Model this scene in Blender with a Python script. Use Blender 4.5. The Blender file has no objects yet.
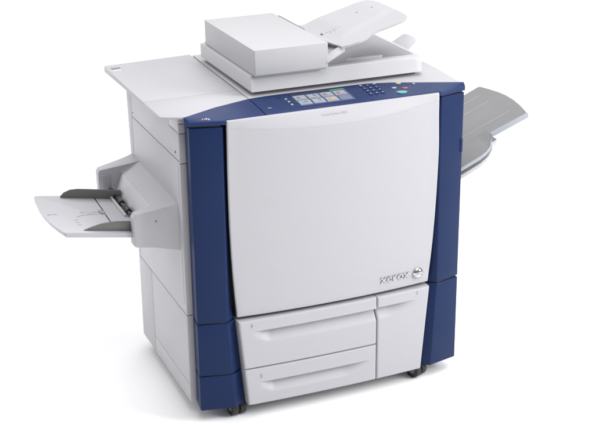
import bpy, bmesh, math, random
from mathutils import Vector, Matrix
random.seed(4)
scene = bpy.context.scene
COL = scene.collection
R = math.radians

# ------------------------------------------------------------------ camera
cd = bpy.data.cameras.new('camera'); cam = bpy.data.objects.new('camera', cd); COL.objects.link(cam)
right = Vector((0.92215509, -0.38665968, -0.01114779))
down = Vector((-0.1503108, -0.33162826, -0.93135888))
fwd = Vector((0.35642201, 0.86053297, -0.36393181))
M = Matrix.Identity(4)
for i in range(3):
    M[i][0] = right[i]; M[i][1] = -down[i]; M[i][2] = -fwd[i]
M[0][3], M[1][3], M[2][3] = -1.17832001, -3.73943441, 2.26376526
cam.matrix_world = M
cd.sensor_width = 36.0
cd.lens = 36.0 * 1286.9 / 595.0
cd.clip_start = 0.1; cd.clip_end = 500
scene.camera = cam

# ------------------------------------------------------------------ studio light
w = bpy.data.worlds.new('World'); scene.world = w; w.use_nodes = True
bg = w.node_tree.nodes['Background']
bg.inputs['Color'].default_value = (0.96, 0.97, 1.0, 1); bg.inputs['Strength'].default_value = 0.29

def area_lamp(name, loc, target, sx, sy, power, color=(1, 1, 1)):
    ld = bpy.data.lights.new(name, 'AREA'); ld.shape = 'RECTANGLE'; ld.size = sx; ld.size_y = sy; ld.energy = power; ld.color = color
    o = bpy.data.objects.new(name, ld); COL.objects.link(o); o.location = loc
    o.rotation_euler = (Vector(target) - Vector(loc)).to_track_quat('-Z', 'Y').to_euler()
    return o
area_lamp('softbox_key', (3.9, -2.6, 2.6), (0.6, 0.0, 0.5), 2.0, 2.0, 196)
area_lamp('fill_back', (1.0, 7.2, 7.0), (1.0, 7.2, 0.0), 13.0, 10.0, 980)  # added overhead light that keeps the far floor white
area_lamp('fill_front', (0.7, -1.9, 5.2), (0.4, -1.6, 0.0), 5.0, 3.0, 200)  # added from above to whiten the floor in front
area_lamp('fill_left', (-4.2, 2.6, 2.6), (0.0, 0.4, 0.3), 2.2, 2.2, 92)  # added fill light to lift the darker left side

scene.view_settings.view_transform = 'Standard'
scene.view_settings.look = 'None'
scene.view_settings.exposure = 0.0
scene.view_settings.gamma = 1.0

# ------------------------------------------------------------------ materials
def material(name, color, rough=0.5, metal=0.0, bump=0.0, bscale=900.0, mottle=0.0, spec=0.5, coat=0.0, wave=0.25):
    m = bpy.data.materials.new(name); m.use_nodes = True
    nt = m.node_tree; b = nt.nodes['Principled BSDF']
    b.inputs['Base Color'].default_value = (*color, 1)
    b.inputs['Roughness'].default_value = rough
    b.inputs['Metallic'].default_value = metal
    b.inputs['Specular IOR Level'].default_value = spec
    if coat: b.inputs['Coat Weight'].default_value = coat
    tc = nt.nodes.new('ShaderNodeTexCoord')
    if mottle:
        n = nt.nodes.new('ShaderNodeTexNoise'); n.inputs['Scale'].default_value = 7.0; n.inputs['Detail'].default_value = 5
        nt.links.new(tc.outputs['Object'], n.inputs['Vector'])
        mr = nt.nodes.new('ShaderNodeMapRange'); mr.inputs[1].default_value = .3; mr.inputs[2].default_value = .7
        mr.inputs[3].default_value = rough - mottle; mr.inputs[4].default_value = rough + mottle
        nt.links.new(n.outputs['Fac'], mr.inputs[0]); nt.links.new(mr.outputs[0], b.inputs['Roughness'])
    if bump and wave:
        n2 = nt.nodes.new('ShaderNodeTexNoise'); n2.inputs['Scale'].default_value = 4.0; n2.inputs['Detail'].default_value = 2
        nt.links.new(tc.outputs['Object'], n2.inputs['Vector'])
        b2 = nt.nodes.new('ShaderNodeBump'); b2.inputs['Strength'].default_value = wave; b2.inputs['Distance'].default_value = .004
        nt.links.new(n2.outputs['Fac'], b2.inputs['Height'])
    if bump:
        n = nt.nodes.new('ShaderNodeTexNoise'); n.inputs['Scale'].default_value = bscale; n.inputs['Detail'].default_value = 3
        nt.links.new(tc.outputs['Object'], n.inputs['Vector'])
        bn = nt.nodes.new('ShaderNodeBump'); bn.inputs['Strength'].default_value = bump; bn.inputs['Distance'].default_value = .001
        nt.links.new(n.outputs['Fac'], bn.inputs['Height'])
        if wave: nt.links.new(b2.outputs['Normal'], bn.inputs['Normal'])
        nt.links.new(bn.outputs['Normal'], b.inputs['Normal'])
    return m
WHITE = material('grey_white_plastic', (0.4458, 0.4417, 0.4683), .48, bump=.12, mottle=.05, spec=.4)
WHITE2 = material('bright_white_plastic', (0.4458, 0.4433, 0.4633), .55, bump=.1, mottle=.05, spec=.25)
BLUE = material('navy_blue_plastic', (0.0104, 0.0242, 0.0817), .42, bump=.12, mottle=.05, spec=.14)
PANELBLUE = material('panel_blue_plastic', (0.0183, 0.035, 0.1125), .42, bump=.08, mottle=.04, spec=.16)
DARK = material('dark_gap_plastic', (0.0167, 0.0167, 0.0208), .6)
GREYSEAM = material('shaded_seam_plastic', (0.1333, 0.1333, 0.15), .6)
COVERWHITE = material('cover_white_plastic', (.462, .46, .476), .52, bump=.1, mottle=.05, spec=.2)
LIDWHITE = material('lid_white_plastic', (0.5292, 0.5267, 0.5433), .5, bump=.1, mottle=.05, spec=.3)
GUIDE = material('grey_guide_plastic', (0.1417, 0.1433, 0.135), .4, mottle=.05)
TRAYGREY = material('mid_grey_tray_plastic', (0.1875, 0.1875, 0.1933), .5, bump=.15, mottle=.05)
TRAYRIM = material('light_grey_rim_plastic', (.31, .325, .355), .45)
BLACK = material('black_caster_rubber', (0.0125, 0.0125, 0.0142), .45, bump=.2, bscale=300)
CHROME = material('chrome', (.66, .67, .69), .10, metal=1.0)
LETTER = material('brushed_letter_metal', (.50, .50, .52), .22, metal=1.0)
CHROMEDARK = material('dark_chrome', (.18, .18, .2), .2, metal=1.0)
PRINT = material('grey_print', (0.2083, 0.2083, 0.2333), .6)
FAINT = material('faint_print', (0.3333, 0.3333, 0.3583), .6)
RIBGREY = material('pale_rib_plastic', (.33, .33, .34), .45)
SCREENGLASS = material('blue_grey_screen_glass', (0.0708, 0.0875, 0.1667), .2)
GLASS = material('dark_screen_glass', (0.0167, 0.0183, 0.025), .15)
TILE = material('screen_tile', (0.3333, 0.3583, 0.4333), .3)
TILEDIM = material('screen_tile_dim', (0.1667, 0.1958, 0.3), .3)
KEYC = material('pale_key', (0.35, 0.3917, 0.5), .4)
TEAL = material('teal_button', (.10, .37, .37), .35)
RED = material('red_button', (.46, .10, .12), .35)
YELLOW = material('yellow_button', (.50, .45, .22), .35)
GREEN = material('green_mark', (0.0667, 0.2917, 0.0833), .4)
ORANGE = material('orange_mark', (0.6, 0.2667, 0.0833), .4)
BLUEMARK = material('blue_mark', (0.05, 0.1833, 0.4583), .4)
GREYWIN = material('grey_green_flap', (0.3167, 0.3417, 0.3333), .4)
FLOOR = material('white_paper_floor', (.95, .95, .95), .9, spec=.1)

# ------------------------------------------------------------------ builders
def world_loc(o):
    v = Vector(o.location)
    while o.parent:
        o = o.parent; v += Vector(o.location)
    return v

def obj(name, bm, mat, parent=None, bevel=0.0, segs=2, smooth=32, tri=False):
    bmesh.ops.remove_doubles(bm, verts=bm.verts, dist=1e-6)
    bmesh.ops.recalc_face_normals(bm, faces=bm.faces)
    if bevel:
        es = [e for e in bm.edges if len(e.link_faces) == 2 and e.calc_face_angle(0) > R(28)]
        bmesh.ops.bevel(bm, geom=es, offset=bevel, segments=segs, profile=.5, affect='EDGES', clamp_overlap=True)
    me = bpy.data.meshes.new(name)
    lo = Vector((min(v.co.x for v in bm.verts), min(v.co.y for v in bm.verts), min(v.co.z for v in bm.verts)))
    hi = Vector((max(v.co.x for v in bm.verts), max(v.co.y for v in bm.verts), max(v.co.z for v in bm.verts)))
    c = (lo + hi) / 2
    for v in bm.verts: v.co -= c
    bm.to_mesh(me); bm.free()
    for p in me.polygons: p.use_smooth = True
    me.set_sharp_from_angle(angle=R(smooth))
    me.materials.append(mat)
    o = bpy.data.objects.new(name, me); COL.objects.link(o)
    if parent:
        o.parent = parent; o.location = c - world_loc(parent)
    else:
        o.location = c
    return o

def box(bm, x0, x1, y0, y1, z0, z1):
    vs = [bm.verts.new((x, y, z)) for z in (z0, z1) for y in (y0, y1) for x in (x0, x1)]
    for f in ((0, 2, 3, 1), (4, 5, 7, 6), (0, 1, 5, 4), (2, 6, 7, 3), (0, 4, 6, 2), (1, 3, 7, 5)):
        bm.faces.new([vs[i] for i in f])
    return vs

def B(x0, x1, y0, y1, z0, z1):
    bm = bmesh.new(); box(bm, x0, x1, y0, y1, z0, z1); return bm

def loft(bm, rings, cap=True):
    rs = [[bm.verts.new(p) for p in r] for r in rings]
    n = len(rs[0])
    for a, b in zip(rs, rs[1:]):
        for i in range(n):
            bm.faces.new((a[i], a[(i + 1) % n], b[(i + 1) % n], b[i]))
    if cap:
        bm.faces.new(rs[0][::-1]); bm.faces.new(rs[-1])
    return rs

def prism(pts, f0, f1):
    """pts: 2D outline; f0, f1 turn a 2D point into the two 3D ends."""
    bm = bmesh.new(); loft(bm, [[f0(*p) for p in pts], [f1(*p) for p in pts]]); return bm

def disc(bm, cx, cy, rx, ry, fz, h, n=24):
    loft(bm, [[(cx + rx * math.cos(2 * math.pi * i / n), cy + ry * math.sin(2 * math.pi * i / n),
                fz(cx, cy) + k) for i in range(n)] for k in (-.002, h * .7)] +
             [[(cx + .86 * rx * math.cos(2 * math.pi * i / n), cy + .86 * ry * math.sin(2 * math.pi * i / n), fz(cx, cy) + h) for i in range(n)]])

def smooth(a, b, x):
    t = max(0, min(1, (x - a) / (b - a))); return t * t * (3 - 2 * t)

def lerp_poly(pts, x):
    if x <= pts[0][0]: return pts[0][1]
    for (x0, y0), (x1, y1) in zip(pts, pts[1:]):
        if x <= x1: return y0 + (y1 - y0) * (x - x0) / (x1 - x0)
    return pts[-1][1]

def edged(n, r, extra=()):
    """parameters 0..1 with a few close steps at both ends for a rounded rim"""
    s = {0.0, 1.0}
    for k in (.08, .3, .6, 1.0): s.add(r * k); s.add(1 - r * k)
    for i in range(1, n): 
        t = i / n
        if r < t < 1 - r: s.add(t)
    for e in extra: s.add(e)
    return sorted(s)

def front_panel(xl, xr, z0, z1, yf, yback, r=.006, n=30, ztop=None, zx=(), xx=()):
    """a moulded front: xl(z), xr(z) its side edges, yf(x,z) its face, rim radius r"""
    bm = bmesh.new()
    H = z1 - z0; W = xr(z0) - xl(z0)
    us = edged(n, r / W, [(q - xl(z0)) / W for q in xx]); vs = edged(n, r / H, [(q - z0) / H for q in zx])
    def rim(d): return 0 if d >= r else r - math.sqrt(max(0, r * r - (r - d) ** 2))
    F, K = [], []
    for v in vs:
        rowF, rowK = [], []
        for u in us:
            zt = z1 if ztop is None else ztop(u)
            z = z0 + v * (zt - z0)
            a, b = xl(z), xr(z); x = a + u * (b - a)
            d = min(rim(min(u, 1 - u) * (b - a)) + rim(min(v, 1 - v) * H), r * 1.0)
            rowF.append(bm.verts.new((x, yf(x, z) + d, z))); rowK.append(bm.verts.new((x, yback(x, z) if callable(yback) else yback, z)))
        F.append(rowF); K.append(rowK)
    nv, nu = len(vs), len(us)
    for j in range(nv - 1):
        for i in range(nu - 1):
            bm.faces.new((F[j][i], F[j][i + 1], F[j + 1][i + 1], F[j + 1][i]))
    if callable(yback):
        for j in range(nv - 1):
            for i in range(nu - 1):
                bm.faces.new((K[j][i], K[j + 1][i], K[j + 1][i + 1], K[j][i + 1]))
    else:
        bm.faces.new([K[0][k] for k in range(nu)][::-1] + [K[j][0] for j in range(1, nv)] + [K[-1][k] for k in range(1, nu)] + [K[j][-1] for j in range(nv - 2, 0, -1)])
    for j in range(nv - 1):
        bm.faces.new((F[j][0], F[j + 1][0], K[j + 1][0], K[j][0])); bm.faces.new((F[j][-1], K[j][-1], K[j + 1][-1], F[j + 1][-1]))
    for i in range(nu - 1):
        bm.faces.new((F[0][i], K[0][i], K[0][i + 1], F[0][i + 1])); bm.faces.new((F[-1][i], F[-1][i + 1], K[-1][i + 1], K[-1][i]))
    return bm

def sheet(us, vs, top, thick):
    """top(u,v) -> point; a plate with that upper face, thick(u,v) below"""
    bm = bmesh.new()
    T = [[bm.verts.new(top(u, v)) for u in us] for v in vs]
    D = [[bm.verts.new(Vector(top(u, v)) - Vector((0, 0, thick))) for u in us] for v in vs]
    nv, nu = len(vs), len(us)
    for j in range(nv - 1):
        for i in range(nu - 1):
            bm.faces.new((T[j][i], T[j][i + 1], T[j + 1][i + 1], T[j + 1][i]))
            bm.faces.new((D[j][i], D[j + 1][i], D[j + 1][i + 1], D[j][i + 1]))
    for j in range(nv - 1):
        bm.faces.new((T[j][0], T[j + 1][0], D[j + 1][0], D[j][0])); bm.faces.new((T[j][-1], D[j][-1], D[j + 1][-1], T[j + 1][-1]))
    for i in range(nu - 1):
        bm.faces.new((T[0][i], D[0][i], D[0][i + 1], T[0][i + 1])); bm.faces.new((T[-1][i], T[-1][i + 1], D[-1][i + 1], D[-1][i]))
    return bm

def lettering(text, height, width, mapping, mat, parent, name, depth=.001, offset=0.0, bevel=0.0):
    """built-in font turned into a mesh, fitted into width x height, every vertex laid on a surface by mapping(u, v, d)"""
    cu = bpy.data.curves.new(name, 'FONT'); cu.body = text; cu.size = 1.0; cu.extrude = .02; cu.offset = offset; cu.resolution_u = 4
    t = bpy.data.objects.new(name, cu); COL.objects.link(t)
    bpy.context.view_layer.update()
    me = bpy.data.meshes.new_from_object(t.evaluated_get(bpy.context.evaluated_depsgraph_get()))
    bpy.data.objects.remove(t)
    bm = bmesh.new(); bm.from_mesh(me); bpy.data.meshes.remove(me)
    xs = [v.co.x for v in bm.verts]; ys = [v.co.y for v in bm.verts]; zs = [v.co.z for v in bm.verts]
    x0, x1, y0, y1, z0, z1 = min(xs), max(xs), min(ys), max(ys), min(zs), max(zs)
    for v in bm.verts:
        u = (v.co.x - x0) / max(1e-6, x1 - x0) * width; q = (v.co.y - y0) / max(1e-6, y1 - y0) * height; d = (v.co.z - z0) / (z1 - z0)
        v.co = Vector(mapping(u, q, depth if d > .5 else -.001))
    return obj(name, bm, mat, parent)

# ------------------------------------------------------------------ setting
FZ = -.05
bm = bmesh.new(); s = 90
bm.faces.new([bm.verts.new(p) for p in ((-s, -s, FZ), (s, -s, FZ), (s, s, FZ), (-s, s, FZ))])
floor = obj('floor', bm, FLOOR); floor['kind'] = 'structure'

# ------------------------------------------------------------------ the printer
printer = bpy.data.objects.new('office_printer', None); COL.objects.link(printer)
printer.location = (.49, .33, FZ)
printer['label'] = 'large white office copier printer with navy blue corner columns standing on white floor'
printer['category'] = 'printer'

XS = -.012                                   # plane of the left side
def back(z): return .66 if z < .33 else .66 + (z - .33) * .066

# cabinet core: the dark inner body that shows only through the gaps
bm = bmesh.new()
loft(bm, [[(XS + .004, .08, z), (.016, .078, z), (.016, .04, z), (.984, .04, z), (.984, back(z) - .003, z), (XS + .004, back(z) - .003, z)]
          for z in (.004, .33, 1.028)])
cabinet = obj('cabinet', bm, GREYSEAM, printer)

def side_panel(pts, t=.0045, mat=WHITE, bev=.0012):
    bm = prism(pts, lambda y, z: (XS, y, z), lambda y, z: (XS + t, y, z))
    return obj('side_panel', bm, mat, cabinet, bevel=bev)
Y1, YV = .0805, .494
# upper side: an L round the little corner block
side_panel([(Y1, .8915), (.6375, .8915), (.6375, 1.046), (.182, 1.046), (.182, .9875), (Y1, .9875)])
bm = prism([(Y1 + .001, .990), (.179, .990), (.179, 1.046), (Y1 + .001, 1.046)], lambda y, z: (XS, y, z), lambda y, z: (XS + .0045, y, z))
obj('corner_block', bm, WHITE, cabinet, bevel=.001)
side_panel([(Y1, .3375), (.6375, .3375), (.6375, .8885), (Y1, .8885)])
# back corner post, slightly leaning
bm = bmesh.new(); loft(bm, [[(XS, .639, z), (XS, back(z), z), (XS + .03, back(z) + .0, z), (XS + .03, .639, z)] for z in (.3375, 1.046)])
obj('corner_post', bm, WHITE, cabinet, bevel=.0015)
# lower side: rear panel, front panel and the skirting below it
side_panel([(YV + .0015, 0), (.66, 0), (.66, .3345), (YV + .0015, .3345)])
side_panel([(Y1, .0675), (YV - .0015, .0675), (YV - .0015, .3345), (Y1, .3345)])
side_panel([(Y1, 0), (YV - .0015, 0), (YV - .0015, .0655), (Y1, .0655)])
# front edge strip beside the blue column
for z0, z1 in ((0, .3345), (.3375, .8835), (.8862, .9865), (.9888, 1.02), (1.022, 1.046)):
    bm = bmesh.new(); box(bm, XS, .012, .0735, .0795, z0, z1)
    obj('edge_strip', bm, WHITE2, cabinet, bevel=.001)
obj('rear_cover', B(.02, .98, .664, .70, .02, 1.03), WHITE, cabinet, bevel=.004)
obj('right_side_panel', B(.985, .9895, .06, .66, 0, 1.03), WHITE, cabinet, bevel=.001)
# long rounded finger groove pad near the front of the left side
pts = []
for k in range(9): a = math.pi * k / 8; pts.append((.1065 + .0105 * math.cos(a), .862 + .0105 * math.sin(a)))
for k in range(9): a = math.pi + math.pi * k / 8; pts.append((.1065 + .0105 * math.cos(a), .378 + .0105 * math.sin(a)))
obj('grip_moulding', prism(pts, lambda y, z: (XS - .0016, y, z), lambda y, z: (XS + .002, y, z)), WHITE, cabinet, bevel=.0012)
def screw(x, y, z, r=.0042):
    bm = bmesh.new(); n = 14
    loft(bm, [[(x + d, y + r * k * math.cos(2 * math.pi * i / n), z + r * k * math.sin(2 * math.pi * i / n)) for i in range(n)] for d, k in ((.003, 1), (-.0008, 1), (-.0014, .8))])
    return bm
obj('screw', screw(XS, .117, .914), DARK, cabinet)
obj('screw', screw(XS, .632, .906, .003), GREYSEAM, cabinet)

# ---- blue corner columns
def column_ring(z, side):
    t = max(0, min(1, z / .33))
    q = max(0, (z - .33) / .695)
    inn = .163 + (.134 - .163) * t if z < .33 else .134 + (.1205 - .134) * min(1, q * 14)
    fold = .118 + (.100 - .118) * t if z < .33 else .100 + (.104 - .100) * q
    pts = [(.008, .071), (0, 0), (fold, -.026), (inn, .001), (inn, .05), (.02, .071)]
    return [(x, y, z) if side < 0 else (1 - x, y, z) for x, y in pts]
def column(zs, side, label=None):
    bm = bmesh.new(); loft(bm, [column_ring(z, side) for z in zs])
    return obj('column_cover', bm, BLUE, printer, bevel=.004, segs=3)
column((.334, .382, .55, .8, 1.0255), -1)
column((.1345, .3285), -1)
column((0, .1305), -1)
rc = column((.334, .382, .55, .8, 1.0265), 1)
column((0, .3285), 1)
# dark filling behind the column joints
for side in (-1, 1):
    bm = bmesh.new()
    def inset(z):
        out = []
        for x, y, zz in column_ring(z, -1):
            xx = x + (.006 if x < .09 else -.004); yy = y + .006
            out.append((xx if side < 0 else 1 - xx, yy, zz))
        return out
    loft(bm, [inset(z) for z in (.004, .33, 1.0385)])
    obj('column_core', bm, DARK, printer)
# side release tab on the right column
obj('release_tab', B(.9895, .9985, -.0052, .02, .809, .858), PANELBLUE, rc, bevel=.002)

# ---- control panel: a gently sloping blue top with an angular rear outline
BACKL = [(-.012, .016), (.115, .080), (.253, .128), (.31, .1345), (.37, .1365), (.50, .134), (.62, .134), (.69, .132), (.77, .108), (.87, .064), (.985, .014), (1.0, .010)]
FRONTL = [(-.012, .012), (-.002, -.004), (.104, -.031), (.1135, -.0325), (.1165, -.0275), (.3, -.0275), (.70, -.0275), (.8855, -.0275), (.8885, -.0325), (.903, -.030), (1.002, -.003)]
def pz(x, y):
    f, b = lerp_poly(FRONTL, x), lerp_poly(BACKL, x)
    t = max(0, min(1, (y - f) / max(.004, b - f)))
    return 1.047 + .0125 * t + .002 * math.sin(math.pi * t)
def panel_part(name, x0, x1):
    xs = sorted({x0, x1} | {p[0] for p in BACKL + FRONTL if x0 < p[0] < x1} | {x0 + (x1 - x0) * i / 40 for i in range(41)})
    vs = [0, .012, .04, .1, .25, .5, .75, .9, .97, 1]
    def top(x, v):
        f, b = lerp_poly(FRONTL, x), lerp_poly(BACKL, x)
        y = f + (b - f) * v
        return (x, y, pz(x, y) - (.002 if v == 0 else .0005 if v == .012 else 0))
    bm = sheet(xs, vs, top, .0115)
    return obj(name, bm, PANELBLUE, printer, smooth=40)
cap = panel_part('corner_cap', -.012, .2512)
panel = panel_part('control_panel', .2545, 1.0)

def on_panel(bm, h0, h1):
    for v in bm.verts: v.co.z = pz(v.co.x, v.co.y) + (h1 if v.co.z > .5 else h0)
    return bm
def flat(name, x0, x1, y0, y1, h, mat, parent, sk=0.0, bev=0.0):
    bm = bmesh.new(); vs = box(bm, x0, x1, y0, y1, 0, 1)
    for v in vs: v.co.x += sk * (v.co.y - y0)
    return obj(name, on_panel(bm, -.002, h), mat, parent, bevel=bev)
SK = .04
flat('touch_screen', .389, .588, .002, .116, .0012, SCREENGLASS, panel, SK)
flat('screen_header', .391, .536, .1005, .113, .0016, GLASS, panel, SK)
flat('screen_header', .538, .585, .1015, .1125, .0016, GREEN, panel, SK)
for r in range(2):
    for c in range(4):
        x0 = .394 + c * .0485; y0 = (.010, .0555)[r]
        dim = (c == 3 and r == 0)
        flat('screen_tile', x0, x0 + .041, y0, y0 + .0385, .0016, TILEDIM if dim else TILE, panel, SK)
        if not dim: flat('tile_caption', x0 + .006, x0 + .034, y0 + .003, y0 + .0062, .0019, PRINT, panel, SK)
icons = [(0, 1, PRINT, KEYC), (1, 1, YELLOW, BLUEMARK), (2, 1, PRINT, KEYC), (3, 1, RED, KEYC), (0, 0, TEAL, PRINT), (1, 0, KEYC, PRINT), (2, 0, ORANGE, YELLOW)]
for c, r, m1, m2 in icons:
    x = .4015 + c * .0485; y = (.021, .0665)[r]
    bm = bmesh.new(); pts = [(x, y + .004), (x + .006, y), (x + .014, y + .002), (x + .017, y + .010), (x + .010, y + .017), (x + .002, y + .013)]
    loft(bm, [[(p, q, 0) for p, q in pts], [(p, q, 1) for p, q in pts]]); obj('screen_icon', on_panel(bm, -.002, .0019), m1, panel)
    bm = bmesh.new(); pts = [(x + .012, y + .013), (x + .016, y + .006), (x + .026, y + .008), (x + .024, y + .017), (x + .016, y + .021)]
    loft(bm, [[(p, q, 0) for p, q in pts], [(p, q, 1) for p, q in pts]]); obj('screen_icon', on_panel(bm, -.002, .0021), m2, panel)
for y in (.079, .052, .025):
    flat('soft_key', .3625, .3695, y - .004, y + .004, .002, WHITE2, panel)
flat('soft_key', .344, .3535, .094, .103, .0012, BLUE, panel)
for c in range(3):
    for r in range(4):
        x = .658 + c * .0225 - r * .001; y = .107 - r * .0265
        bm = bmesh.new(); disc(bm, x, y, .0075, .0085, pz, .002, 14)
        obj('number_key', bm, PANELBLUE, panel)
        flat('key_digit', x - .0032, x + .0028, y - .001, y + .004, .0024, KEYC, panel)
flat('key_light', .655, .662, .118, .1225, .0016, WHITE2, panel)
flat('key_light', .709, .717, .117, .1215, .0016, WHITE2, panel)
for nm, x, y, rx, ry, m in (('start_button', .7625, .0105, .0215, .0165, TEAL), ('stop_button', .788, .0375, .0125, .0085, RED),
                            ('pause_button', .789, .0895, .0115, .0075, YELLOW), ('clear_button', .754, .053, .010, .0065, WHITE2)):
    bm = bmesh.new(); disc(bm, x, y, rx * .92, ry * .88, pz, .0022); obj(nm, bm, m, panel)
bm = bmesh.new(); disc(bm, .835, .064, .005, .006, pz, .002, 14); obj('power_light', bm, WHITE2, panel)
flat('panel_mark', .279, .292, .0185, .0225, .001, FAINT, panel)
flat('panel_mark', .281, .286, .012, .0155, .001, BLUE, panel)
# four coloured ink marks on the left cap
for k, (m, dy) in enumerate(((RED, 0), (BLUEMARK, .001), (YELLOW, .004), (KEYC, .001))):
    bm = bmesh.new(); x = .0455 + k * .0068; y = -.0035 - k * .0018 + dy
    loft(bm, [[(x - .0024, y - .004, 0), (x + .0022, y - .004, 0), (x + .003, y + .002, 0), (x + .001, y + .0055, 0), (x - .0024, y + .003, 0)],
              [(x - .0024, y - .004, 1), (x + .0022, y - .004, 1), (x + .003, y + .002, 1), (x + .001, y + .0055, 1), (x - .0024, y + .003, 1)]])
    obj('ink_mark', on_panel(bm, -.002, .0012), m, cap)

# ---- front door, bowed, with a hood that curves back to the control panel
XLT = [(.335, .1375), (.37, .1350), (.42, .1305), (.50, .1248), (.59, .1206), (.68, .1175), (.78, .1158), (.88, .1152), (1.0, .1160), (1.05, .1165)]
XL = lambda z: lerp_poly(XLT, z)
XR = lambda z: 1 - XL(z) + .006 - .0052 * smooth(.82, 1.0, z)
def door_y(x, z):
    u = (x - .5) / .37; b = max(0, 1 - u * u)
    s_ = max(0, min(1, (z - .335) / .66))
    y = -.0165 - .0195 * s_ ** .8 - (.020 + .008 * s_) * b
    za = 1.019 - .026 * b
    if z > za:
        t = (z - za) / (1.0455 - za + 1e-6)
        yt = -.0345 - .002 * b
        y = y + (yt - y) * (t ** 1.35)
    elif z > za - .012:
        y += .0012 * ((z - za + .012) / .012) ** 2
    return y
zhood = [.97 + .0025 * i for i in range(31)]
door = obj('front_door', front_panel(XL, XR, .3395, 1.0455, door_y, lambda x, z: door_y(x, z) + .009, r=.005, n=36, zx=zhood), WHITE, printer, smooth=30)
XLg = lambda z: max(XL(z) - .001, .1222)
XRg = lambda z: min(XR(z) + .001, .8778)
obj('door_gasket', front_panel(XLg, XRg, .341, 1.040, lambda x, z: door_y(x, z) + .006, .032, r=.001, n=20), DARK, printer)
obj('door_frame', B(.125, .875, .034, .041, .335, 1.028), DARK, printer)
def dmap(x0, z0, slant=0):
    return lambda u, v, d: (x0 + u + slant * v, door_y(x0 + u, z0 + v) - d, z0 + v)
lettering('xerox', .0228, .1205, dmap(.6665, .3755), material('letter_edge_metal', (.30, .30, .32), .25, metal=1.0), door, 'lettering_edge', depth=.0022, offset=.014)
lettering('xerox', .0200, .1165, dmap(.6685, .3772), LETTER, door, 'lettering', depth=.0036, offset=-.006)
lettering('ColorQube 9303', .0078, .091, dmap(.440, 1.0235), FAINT, door, 'model_lettering', depth=.0006)
# chrome ball emblem
bm = bmesh.new(); cx, cz, rr = .8205, .3865, .0212
rings = []
n = 28
for k in range(9):
    a = math.pi / 2 * k / 8
    rad = rr * math.cos(a) if k < 8 else .0004
    rings.append([(cx + rad * math.cos(2 * math.pi * i / n), door_y(cx, cz) - .015 * math.sin(a) - .0005, cz + rad * math.sin(2 * math.pi * i / n)) for i in range(n)])
loft(bm, [[(p[0], door_y(cx, cz) + .003, p[2]) for p in rings[0]]] + rings)
ball = obj('ball_emblem', bm, CHROME, door, smooth=60)
# two ribbons crossing the ball
for sgn in (1, -1):
    bm = bmesh.new(); L = []
    for k in range(13):
        t = -1 + 2 * k / 12
        px = t * .0192; pzz = sgn * t * .006 + .0035 * (t * t) * sgn * 0
        for wv in (-.0009, .0009):
            qx, qz = px, pzz + wv
            hh = 1 - (qx * qx + qz * qz) / rr ** 2
            L.append((cx + qx, door_y(cx, cz) - .0009 - .015 * math.sqrt(max(0, hh)), cz + qz))
    V = [bm.verts.new(p) for p in L]
    V2 = [bm.verts.new((p[0], p[1] + .0012, p[2])) for p in L]
    for k in range(12):
        a, b, c2, d2 = 2 * k, 2 * k + 1, 2 * k + 3, 2 * k + 2
        bm.faces.new((V[a], V[b], V[c2], V[d2])); bm.faces.new((V2[a], V2[d2], V2[c2], V2[b]))
        bm.faces.new((V[a], V[d2], V2[d2], V2[a])); bm.faces.new((V[b], V2[b], V2[c2], V[c2]))
    bm.faces.new((V[0], V2[0], V2[1], V[1])); bm.faces.new((V[-1], V2[-1], V2[-2], V[-2]))
    obj('emblem_ribbon', bm, CHROMEDARK, door)

# ---- drawers and side compartment: scooped grips moulded into the fronts
XDL = lambda z: .1655 - (.1655 - .1365) * z / .33
XDR = lambda z: 1 - XDL(z) + .004
XDIV = .654
def base_y(x, z):
    u = (x - .5) / .36
    return -.034 - .011 * max(0, 1 - u * u)
def scoop(zt, zb, xa, xb, fa, fb, depth):
    """a hollow under a straight lip at zt, running from xa to xb and fading over fa / fb"""
    def f(x, z):
        if z > zt: return 0
        wx = (smooth(xa, xa + fa, x) if fa else 1) * (1 - smooth(xb - fb, xb, x) if fb else 1)
        zz = zb + (zt - zb) * .0
        t = (zt - z) / max(1e-6, zt - (zb + (1 - wx) * (zt - zb) * .45))
        if t >= 1: return 0
        lip = min(1, (zt - z) / .0022)
        return depth * wx * lip * (1 - t ** 1.6) ** 1.3
    return f
def drawer(name, xl, xr, z0, z1, sc, zt, zb, xx=()):
    yf = lambda x, z: base_y(x, z) + sc(x, z)
    zx = [zt, zt - .0008, zt - .0022] + [zb + (zt - zb) * i / 10 for i in range(10)]
    return obj(name, front_panel(xl, xr, z0, z1, yf, .03, r=.0065, n=60, zx=zx, xx=xx), WHITE, printer, smooth=34)
div = lambda z: XDIV - .0016
div2 = lambda z: XDIV + .0016
d1 = drawer('paper_drawer', XDL, div, .1445, .3275, scoop(.285, .236, .185, 2, .07, 0, .027), .285, .236, xx=[.19 + .008 * i for i in range(11)])
d2 = drawer('paper_drawer', XDL, div, .001, .1415, scoop(.087, .042, .205, .632, .06, .11, .025), .087, .044, xx=[.21 + .008 * i for i in range(9)])
d3 = drawer('compartment_door', div2, XDR, .001, .3275, scoop(.288, .240, -1, .815, 0, .12, .026), .288, .245)
obj('drawer_frame', B(.165, .835, .034, .041, .01, .333), GREYSEAM, printer)
def fmap(x0, z0): return lambda u, v, d: (x0 + u, base_y(x0 + u, z0 + v) - d, z0 + v)
lettering('1', .0125, .004, fmap(.180, .302), PRINT, d1, 'drawer_number', depth=.0006)
lettering('2', .0125, .0075, fmap(.2075, .105), PRINT, d2, 'drawer_number', depth=.0006)
lettering('3', .0115, .006, fmap(.812, .307), PRINT, d3, 'compartment_number', depth=.0006)

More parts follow.
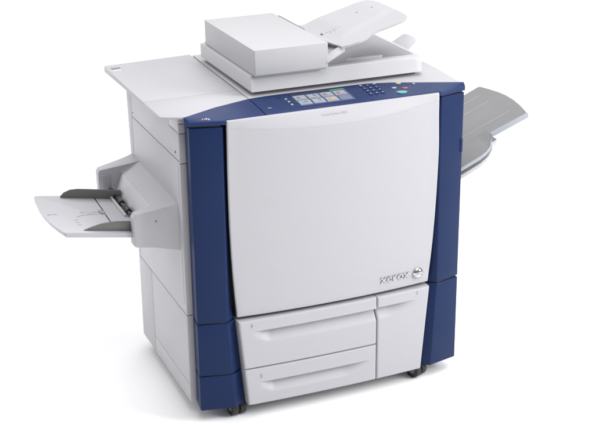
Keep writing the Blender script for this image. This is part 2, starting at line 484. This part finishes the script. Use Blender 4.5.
# ---- work surface on the left, with a square cable hole, and the scanner deck
def desk_t(y): return .007 + .013 * max(0, min(1, (y - .05) / .6))
def plate(name, outer, hole, mat):
    bm = bmesh.new()
    def loop(pts):
        vs = [bm.verts.new((x, y, 1.06)) for x, y in pts]
        return vs, [bm.edges.new((vs[i], vs[(i + 1) % len(vs)])) for i in range(len(vs))]
    vs, es = loop(outer); alle = list(es)
    if hole: hv, he = loop(hole); alle += he
    bmesh.ops.triangle_fill(bm, edges=alle, use_beauty=True)
    bmesh.ops.dissolve_limit(bm, angle_limit=.01, verts=bm.verts, edges=bm.edges)
    r = bmesh.ops.extrude_face_region(bm, geom=list(bm.faces))
    for g in r['geom']:
        if isinstance(g, bmesh.types.BMVert):
            inner = hole and any(abs(g.co.x - q[0]) + abs(g.co.y - q[1]) < 1e-4 for q in hole)
            if inner and abs(g.co.y - hole[2][1]) < 1e-4: g.co.y += .018
            g.co.z -= .0055 if inner else desk_t(g.co.y)
    return obj(name, bm, mat, printer, bevel=.0018)
plate('work_surface', [(-.0785, .243), (-.0795, .735), (-.076, .747), (-.066, .751), (.262, .777), (.2515, .243)],
      [(-.063, .667), (-.029, .667), (-.029, .709), (-.063, .709)], WHITE2)
plate('work_surface', [(-.0785, .2418), (-.078, .060), (-.074, .048), (-.008, .0178)] + [(x, y + .0016) for x, y in BACKL if .1 < x < .25] + [(.2515, .1296), (.2515, .2418)], None, WHITE2)
pts = [(.2545, .1305)] + [(x, y + .0018) for x, y in BACKL if .26 < x < .99] + [(.990, .02), (1.004, .22), (1.004, .70), (.99, .715), (.268, .762)]
deck = obj('scanner_deck', prism(pts, lambda x, y: (x, y, 1.03), lambda x, y: (x, y, 1.06)), WHITE2, printer, bevel=.0018)
obj('scanner_glass', B(.30, .88, .19, .66, 1.058, 1.0605), GLASS, deck)

# ---- document feeder
feeder = obj('document_feeder', B(.288, .895, .168, .672, 1.0612, 1.082), GREYSEAM, printer)
# lid: left block under the cover, front rim, right rim, back rim
def rounded(x0, x1, y0, y1, r, n=5):
    p = []
    for cx_, cy_, a0 in ((x1 - r, y0 + r, -90), (x1 - r, y1 - r, 0), (x0 + r, y1 - r, 90), (x0 + r, y0 + r, 180)):
        for k in range(n + 1):
            a = R(a0 + 90 * k / n); p.append((cx_ + r * math.cos(a), cy_ + r * math.sin(a)))
    return p
# output bed and lid in one moulded top
us = sorted({.27 + .652 * i / 60 for i in range(61)} | {.2705, .272, .920, .9215, .545, .56})
vs = sorted({.142 + .528 * i / 50 for i in range(51)} | {.1425, .1445, .668, .6695})
def lid_z(x, y):
    rimz = 1.1285 - .006 * smooth(.80, .92, x)
    bedz = 1.080 + .044 * smooth(.60, .93, x) ** 1.1 + .006 * smooth(.52, .6, y)
    k = smooth(.545, .575, x) * smooth(.188, .226, y) * (1 - smooth(.600, .63, y))
    z = rimz + (bedz - rimz) * k
    d = min(x - .27, .922 - x, y - .142, .67 - y)
    if d < .006: z -= .006 - math.sqrt(max(0, .006 ** 2 - (.006 - d) ** 2))
    return z
def lid_top(u, v):
    x, y = u, v
    # round the right front corner in plan
    r_ = .03
    if x > .922 - r_ and y < .142 + r_:
        dx, dy = (x - (.922 - r_)) / r_, ((.142 + r_) - y) / r_
        m = max(dx, dy); l = math.hypot(dx, dy)
        if l > 0: x, y = .922 - r_ + dx * m / l * r_, .142 + r_ - dy * m / l * r_
    return (x, y + .012 * (1 - smooth(.142, .20, v)), lid_z(u, v))
bm = bmesh.new(); bm.free()
bm = sheet(us, vs, lid_top, .03)
for v in bm.verts:
    pass
# flat underside at 1.075
n_top = len(us) * len(vs)
bm.verts.ensure_lookup_table()
for i, v in enumerate(bm.verts):
    if i >= n_top: v.co.z = 1.0755; v.co.y -= .012 * (1 - smooth(.142, .20, v.co.y - .010))
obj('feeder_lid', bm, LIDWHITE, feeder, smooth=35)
BEDSHADE = material('bed_shade_plastic', (.33, .328, .35), .55, bump=.1, mottle=.05, spec=.2)  # greyer than the lid: the bed's shade is put into its colour
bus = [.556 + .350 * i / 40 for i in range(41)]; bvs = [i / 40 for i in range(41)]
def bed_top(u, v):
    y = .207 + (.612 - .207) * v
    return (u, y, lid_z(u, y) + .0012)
obj('output_bed', sheet(bus, bvs, bed_top, .004), BEDSHADE, feeder, smooth=50)
cover = obj('feeder_cover', prism(rounded(.276, .5425, .1265, .632, .004, 3), lambda x, y: (x, y, 1.1345), lambda x, y: (x - .001, y, 1.2205)), COVERWHITE, feeder, bevel=.004, segs=3)
obj('cover_base', B(.2805, .538, .1345, .652, 1.128, 1.136), WHITE, feeder, bevel=.001)
# flap frame between cover and input tray
bm = prism([(.536, 1.149), (.536, 1.169), (.5975, 1.2040), (.6055, 1.2015), (.603, 1.184)], lambda x, z: (x, .1235 + max(0, z - (1.150 + (x - .536) * .5)) * .3, z), lambda x, z: (x, .146, z))
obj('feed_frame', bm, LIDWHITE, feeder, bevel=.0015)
bm = prism([(.538, 1.140), (.538, 1.162), (.594, 1.194), (.594, 1.180)], lambda x, z: (x, .138, z), lambda x, z: (x, .47, z))
obj('feed_flap', bm, GREYWIN, feeder, bevel=.001)
bm = prism([(.552, .30), (.570, .20), (.587, .127), (.5875, .47), (.552, .47)], lambda x, y: (x, y, 1.1985), lambda x, y: (x, y, 1.2045))
obj('hinge_strip', bm, WHITE2, feeder, bevel=.001)
obj('feed_throat', B(.5395, .556, .36, .60, 1.16, 1.2165), GUIDE, feeder, bevel=.002)
obj('feed_support', B(.548, .588, .24, .60, 1.09, 1.15), WHITE, feeder, bevel=.003)
# input tray
def in_z(x, y):
    z = 1.203 + (x - .59) * .262
    c = .195 + (x - .6) * .30
    z += .006 * smooth(c - .012, c + .014, y) * (1 - smooth(.80, .87, x)) * smooth(.6, .66, x)
    return z
INF = [(.588, .119), (.61, .112), (.65, .104), (.68, .112), (.705, .131), (.735, .136), (.80, .134), (.828, .135), (.845, .144), (.858, .166)]
def in_front(x): return lerp_poly(INF, x)
def in_back(x): return .468 if x < .845 else .468 - (x - .845) * 1.6
us = [.588 + .27 * i / 44 for i in range(45)] + [.8605, .8635]
vs = [i / 30 for i in range(31)]
def in_top(u, v):
    f = in_front(u); b = in_back(u)
    if u > .859: f += (u - .858) * 10; b -= (u - .858) * 6
    y = f + (b - f) * v
    return (u, y, in_z(u, y))
it = obj('input_tray', sheet(us, vs, in_top, .007), WHITE2, feeder, smooth=40, bevel=0)
for cxx, cyy in ((.762, .367), (.819, .364)):
    bm = bmesh.new(); disc(bm, cxx, cyy, .0042, .0055, in_z, .0006, 12); obj('tray_stud', bm, PRINT, feeder)
bm = bmesh.new(); disc(bm, .5945, .300, .004, .006, in_z, .004, 12); obj('tray_stud', bm, GUIDE, feeder)
for k, (x, y, a, b) in enumerate(((.606, .300, .012, .004), (.622, .292, .003, .022), (.634, .288, .003, .022), (.644, .296, .006, .006), (.657, .290, .006, .004), (.615, .283, .01, .003))):
    bm = bmesh.new(); box(bm, x, x + a, y - b / 2, y + b / 2, 0, 1)
    for v in bm.verts: v.co.z = in_z(v.co.x, v.co.y) + (.0006 if v.co.z > .5 else -.002)
    obj('size_mark', bm, FAINT, feeder)
# low guide in the bed and the paper stop at its right edge
bm = prism([(.655, .232), (.70, .252), (.745, .250), (.80, .234), (.78, .225)], lambda x, y: (x, y, 1.09), lambda x, y: (x, y, 1.129 - (x - .655) * .02))
obj('bed_guide', bm, WHITE2, feeder, bevel=.003)
pts = [(.275, -.01), (.345, .0), (.40, .0), (.418, -.006)]
def stop_pt(y, s_):      # s_ 0 at the lid, 1 at the tip
    return (.912 + .075 * s_, y + .028 * s_, 1.118 + .026 * s_)
bm = bmesh.new()
o_ = [(.272, 0), (.300, .85), (.312, .97), (.333, 1), (.378, 1), (.395, .95), (.402, .85), (.404, 0)]
loft(bm, [[stop_pt(*q) for q in o_], [tuple(Vector(stop_pt(*q)) - Vector((0, 0, .009))) for q in o_]])
obj('paper_stop', bm, WHITE, feeder, bevel=.002)

# ---- bypass feeder on the left side
bx = bmesh.new()
ARM = [(XS + .001, .566), (-.05, .572), (-.09, .579), (-.160, .591), (-.1655, .597), (-.1655, .6955), (-.156, .7095), (-.083, .720), (-.05, .727), (XS + .001, .7345)]
BACKARM = [(XS + .001, .566), (-.05, .572), (-.09, .579), (-.160, .591), (-.1655, .597), (-.1655, .7105), (-.157, .7215), (-.083, .728), (-.05, .7308), (XS + .001, .735)]
BAY = [(XS + .001, .566), (-.05, .572), (-.09, .579), (-.126, .585), (-.132, .590), (-.132, .606), (-.108, .638), (-.0765, .7025), (-.04, .718), (XS + .001, .7335)]
def ring_at(prof, y, k=0.0, skew=0.0, lin=False):
    cx_, cz_ = -.09, .65
    out = []
    for x, z in prof:
        body = 1 - smooth(-.10, -.012, x)            # 0 at the cabinet wall, 1 outside
        zz = z + (k if z < .60 else -k) * body
        xx = x + (k * body if x < -.12 else 0)
        t_ = (x + .1655) / .154 if lin else 1 - body
        out.append((xx, y + skew * t_, zz))
    return out
rings = [ring_at(ARM, .1285, .0075, -.016), ring_at(ARM, .1300, .0035, -.016), ring_at(ARM, .1345, .0005, -.014), ring_at(ARM, .150, 0, -.008), ring_at(ARM, .1645, 0, 0), ring_at(ARM, .1685, .003, 0),
         ring_at([(lambda p, q: (p[0], p[1] + (q[1] - p[1]) * .88))(p, q) if i > 4 else p for i, (p, q) in enumerate(zip(ARM, BAY))], .1715), ring_at(BAY, .1765), ring_at(BAY, .30), ring_at(BAY, .45), ring_at(BAY, .577),
         ring_at([(lambda p, q: (p[0], p[1] + (q[1] - p[1]) * .85))(p, q) if i > 4 else p for i, (p, q) in enumerate(zip(BACKARM, BAY))], .583), ring_at(BACKARM, .5865, .002), ring_at(BACKARM, .590),
         ring_at(BACKARM, .615, 0, .045, True), ring_at(BACKARM, .622, .001, .05, True), ring_at(BACKARM, .6275, .005, .05, True), ring_at(BACKARM, .630, .009, .05, True)]
rs = loft(bx, rings, cap=False)
for r_, fl in ((rs[0], 1), (rs[-1], -1)):
    for q in ((0, 1, 8, 9), (1, 2, 7, 8), (2, 3, 6, 7), (3, 4, 5, 6)):
        bx.faces.new([r_[i] for i in (q if fl > 0 else q[::-1])])
bypass = obj('bypass_feeder', bx, WHITE, printer, smooth=30)
def bz(x): return .64 + (-.16 - x) * .174
pts = []
for cy, cs, rr_, a0 in ((.195, .88, .07, 180), (.545, .88, .07, 90), (.545, .12, .07, 0), (.225, .12, .07, -90)):
    for k in range(7):
        a = R(a0 - 15 * k); pts.append((cy + rr_ * .42 * math.cos(a), cs + rr_ * 1.6 * math.sin(a)))
def ramp(y, q, h): return (-.0765 - .0315 * (1 - q) - .899 * h, y, .638 + .0645 * q + .439 * h)
RAMPLIT = material('ramp_lit_plastic', (.53, .528, .55), .5, bump=.1, mottle=.05, spec=.3)  # whiter than the housing: light on the ramp is painted in
bm = prism(pts, lambda y, q: ramp(y, q, .0026), lambda y, q: ramp(y, q, -.002))
obj('feed_ramp', bm, RAMPLIT, bypass, bevel=.0018)
obj('cheek_inset', B(-.153, -.121, .5765, .590, .648, .701), GREYSEAM, bypass, bevel=.002)
bpy.data.objects['cheek_inset'].data.materials[0] = material('cheek_grey_plastic', (.34, .34, .365), .5)
obj('screw', screw(0, 0, 0, .004), PRINT, bypass)
sc_ = bypass.children[-1]
sc_.rotation_euler = (0, 0, R(90)); sc_.location = Vector((-.088, .128, .678)) - world_loc(bypass)
# feed rollers
bm = bmesh.new(); n = 16
for y0, y1, rad in ((.30, .575, .006),):
    loft(bm, [[(-.128 + rad * math.cos(2 * math.pi * i / n), y, .6455 + rad * math.sin(2 * math.pi * i / n)) for i in range(n)] for y in (y0, y1)])
obj('feed_roller', bm, CHROMEDARK, bypass)
for y0 in (.33, .42, .51):
    bm = bmesh.new()
    loft(bm, [[(-.126 + .0105 * math.cos(2 * math.pi * i / n), y, .6465 + .0105 * math.sin(2 * math.pi * i / n)) for i in range(n)] for y in (y0, y0 + .045)])
    obj('feed_roller', bm, BLACK, bypass, bevel=.001)
obj('feed_lip', B(-.148, -.139, .31, .565, .637, .6455), WHITE2, bypass, bevel=.002)
# paper tray
tray_out = [(-.10, .152), (-.392, .146), (-.397, .155), (-.410, .20), (-.422, .26), (-.428, .32), (-.429, .39), (-.425, .46), (-.417, .512), (-.411, .522), (-.40, .5245), (-.10, .548)]
bm = prism(tray_out, lambda x, y: (x, y, bz(x)), lambda x, y: (x * .985, y, bz(x) - .019))
btray = obj('paper_tray', bm, WHITE, bypass, bevel=.003)
def on_tray(name, pts, mat, h=.0007):
    bm = prism(pts, lambda x, y: (x, y, bz(x) + h), lambda x, y: (x, y, bz(x) - .002))
    return obj(name, bm, mat, bypass)
on_tray('guide_slot', [(-.2045, .372), (-.2085, .372), (-.2055, .505), (-.2015, .505)], DARK)
on_tray('guide_slot', [(-.211, .205), (-.215, .205), (-.211, .332), (-.207, .332)], DARK)
# guide latch: a small round with a dark ring
def ring_disc(cx_, cy_, r_, mat, h, nm):
    on_tray(nm, [(cx_ + r_ * math.cos(2 * math.pi * i / 20), cy_ + r_ * 1.5 * math.sin(2 * math.pi * i / 20)) for i in range(20)], mat, h)
ring_disc(-.217, .352, .0125, PRINT, .002, 'guide_latch')
ring_disc(-.217, .352, .0085, TRAYRIM, .0026, 'guide_latch')
ring_disc(-.217, .352, .0035, PRINT, .003, 'guide_latch')
# printed size marks
for x0, x1, y0, y1 in ((-.292, -.289, .335, .358), (-.286, -.277, .345, .358), (-.272, -.269, .335, .358), (-.265, -.256, .335, .345), (-.250, -.247, .337, .360), (-.243, -.234, .352, .360),
                       (-.410, -.400, .316, .328), (-.396, -.378, .322, .328)):
    on_tray('size_mark', [(x0, y0), (x1, y0), (x1, y1), (x0, y1)], FAINT)
on_tray('size_mark', [(-.318, .298), (-.30, .318), (-.27, .328), (-.235, .332), (-.235, .3285), (-.27, .3245), (-.298, .3145), (-.315, .298)], FAINT)
for y in (.27, .245, .22): on_tray('size_mark', [(-.332, y), (-.318, y), (-.318, y + .004), (-.332, y + .004)], FAINT)
# paper guides
def guide(y0, y1, prof):
    bm = prism(prof, lambda x, h: (x, y0, bz(x) + h), lambda x, h: (x, y1, bz(x) + h))
    return obj('paper_guide', bm, GUIDE, bypass, bevel=.0012)
guide(.502, .508, [(-.325, .0005), (-.105, .0005), (-.105, .034), (-.262, .035), (-.29, .031), (-.312, .020), (-.325, .006)])
guide(.1665, .1725, [(-.325, .0005), (-.145, .0005), (-.145, .036), (-.215, .034), (-.262, .026), (-.30, .012)])

# ---- output tray on the right
def oz(x): return .345 + .4 * x
def oplate(name, pts, mat, t, dz=0.0, bev=.002, parent=None):
    bm = prism(pts, lambda x, y: (x, y, oz(x) + dz), lambda x, y: (x, y, oz(x) + dz - t))
    return obj(name, bm, mat, parent or printer, bevel=bev)
YF = [(.98, .021), (1.04, .0205), (1.085, .0225), (1.115, .031), (1.14, .047), (1.16, .071), (1.176, .1), (1.185, .112), (1.326, .112), (1.334, .125), (1.348, .19), (1.357, .25), (1.3605, .308)]
YB = [(.98, .465), (1.336, .4785), (1.344, .474), (1.352, .42), (1.3585, .36), (1.3605, .314)]
def fold(x, y): return .0065 * (1 - smooth(.146, .164, y - (x - 1.17) * .12)) * (1 - smooth(1.14, 1.19, x))
txs = sorted({p[0] for p in YF + YB} | {.98 + .38 * i / 60 for i in range(61)} | {1.341, 1.3545, 1.356, 1.3595})
def tray_top(x, v):
    f, b_ = lerp_poly(YF, x), lerp_poly(YB, x); y = f + (b_ - f) * v
    return (x, y, oz(x) - fold(x, y))
otray = obj('output_tray', sheet(txs, [i / 110 for i in range(111)], tray_top, .006), TRAYGREY, printer, smooth=50)
def orim(pts, name='tray_rim', t=.016, mat=TRAYRIM):
    return oplate(name, pts, mat, t, .0012, .0015, otray)
orim([(1.334, .1255), (1.3305, .101), (1.181, .1075), (1.181, .1225), (1.325, .1145), (1.332, .126)])
for y in (.410, .334, .190):
    oplate('tray_rib', [(.985, y - .0013), (1.302 if y < .4 else 1.308, y - .0013), (1.302 if y < .4 else 1.308, y + .0013), (.985, y + .0013)], RIBGREY, .003, .0016, .0005, otray)
wing_in = [(1.183, .1075), (1.176, .098), (1.160, .070), (1.140, .046), (1.115, .030), (1.085, .0215), (1.04, .0195), (.98, .020)]
wing_rim = wing_in + [(x - .002, y - .0075) for x, y in wing_in[::-1]]
bm = prism(wing_rim, lambda x, y: (x, y, oz(x) + .001 - .0062 * (1 - smooth(1.14, 1.186, x))), lambda x, y: (x, y, oz(x) - .018))
obj('tray_rim', bm, TRAYRIM, otray, bevel=.0015)
# supporting bracket below
bracket = [(.98, .40), (.98, .03), (1.04, .029), (1.09, .033), (1.13, .049), (1.16, .075), (1.176, .10), (1.184, .118), (1.21, .123), (1.21, .40)]
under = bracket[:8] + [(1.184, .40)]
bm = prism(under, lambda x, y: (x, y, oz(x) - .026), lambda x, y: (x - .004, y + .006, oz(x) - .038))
obj('underside_shade', bm, GUIDE, otray)  # dark plate standing in for the shadow beneath the tray
bm = prism([(x + .006, y - .004) for x, y in bracket], lambda x, y: (x, y, oz(x) - .040), lambda x, y: (x - .002, y + .004, oz(x) - .060))
obj('tray_bracket', bm, WHITE2, otray, bevel=.004)

# ---- casters
def caster(x, y, rz):
    c = bpy.data.objects.new('caster', None); COL.objects.link(c); c.parent = printer
    c.location = Vector((x, y, FZ)) - Vector(printer.location); c.rotation_euler = (0, 0, rz)
    def put(name, bm, mat, bev):
        o = obj(name, bm, mat, None, bevel=bev); o.parent = c
    n = 24; r_ = .030
    for sx in (-1, 1):
        bm = bmesh.new(); a, b = sorted((sx * .0028, sx * .0265))
        loft(bm, [[(q, r_ * math.cos(2 * math.pi * i / n), r_ + r_ * math.sin(2 * math.pi * i / n)) for i in range(n)] for q in (a, b)])
        put('wheel', bm, BLACK, .003)
        bm = bmesh.new(); q0, q1 = sorted((sx * .0255, sx * .0275))
        loft(bm, [[(q, .014 * math.cos(2 * math.pi * i / n), r_ + .014 * math.sin(2 * math.pi * i / n)) for i in range(n)] for q in (q0, q1)])
        put('wheel_hub', bm, GUIDE, .0008)
    bm = bmesh.new(); box(bm, -.0026, .0026, -.022, .026, .02, .056); put('fork', bm, DARK, .001)
    bm = bmesh.new(); box(bm, -.03, .03, -.012, .046, .0505, .0555); put('mounting_plate', bm, CHROMEDARK, .001)
    return c
caster(.137, .02, R(6)); caster(.845, .012, R(22)); caster(.11, .58, R(-15)); caster(.88, .58, R(10))
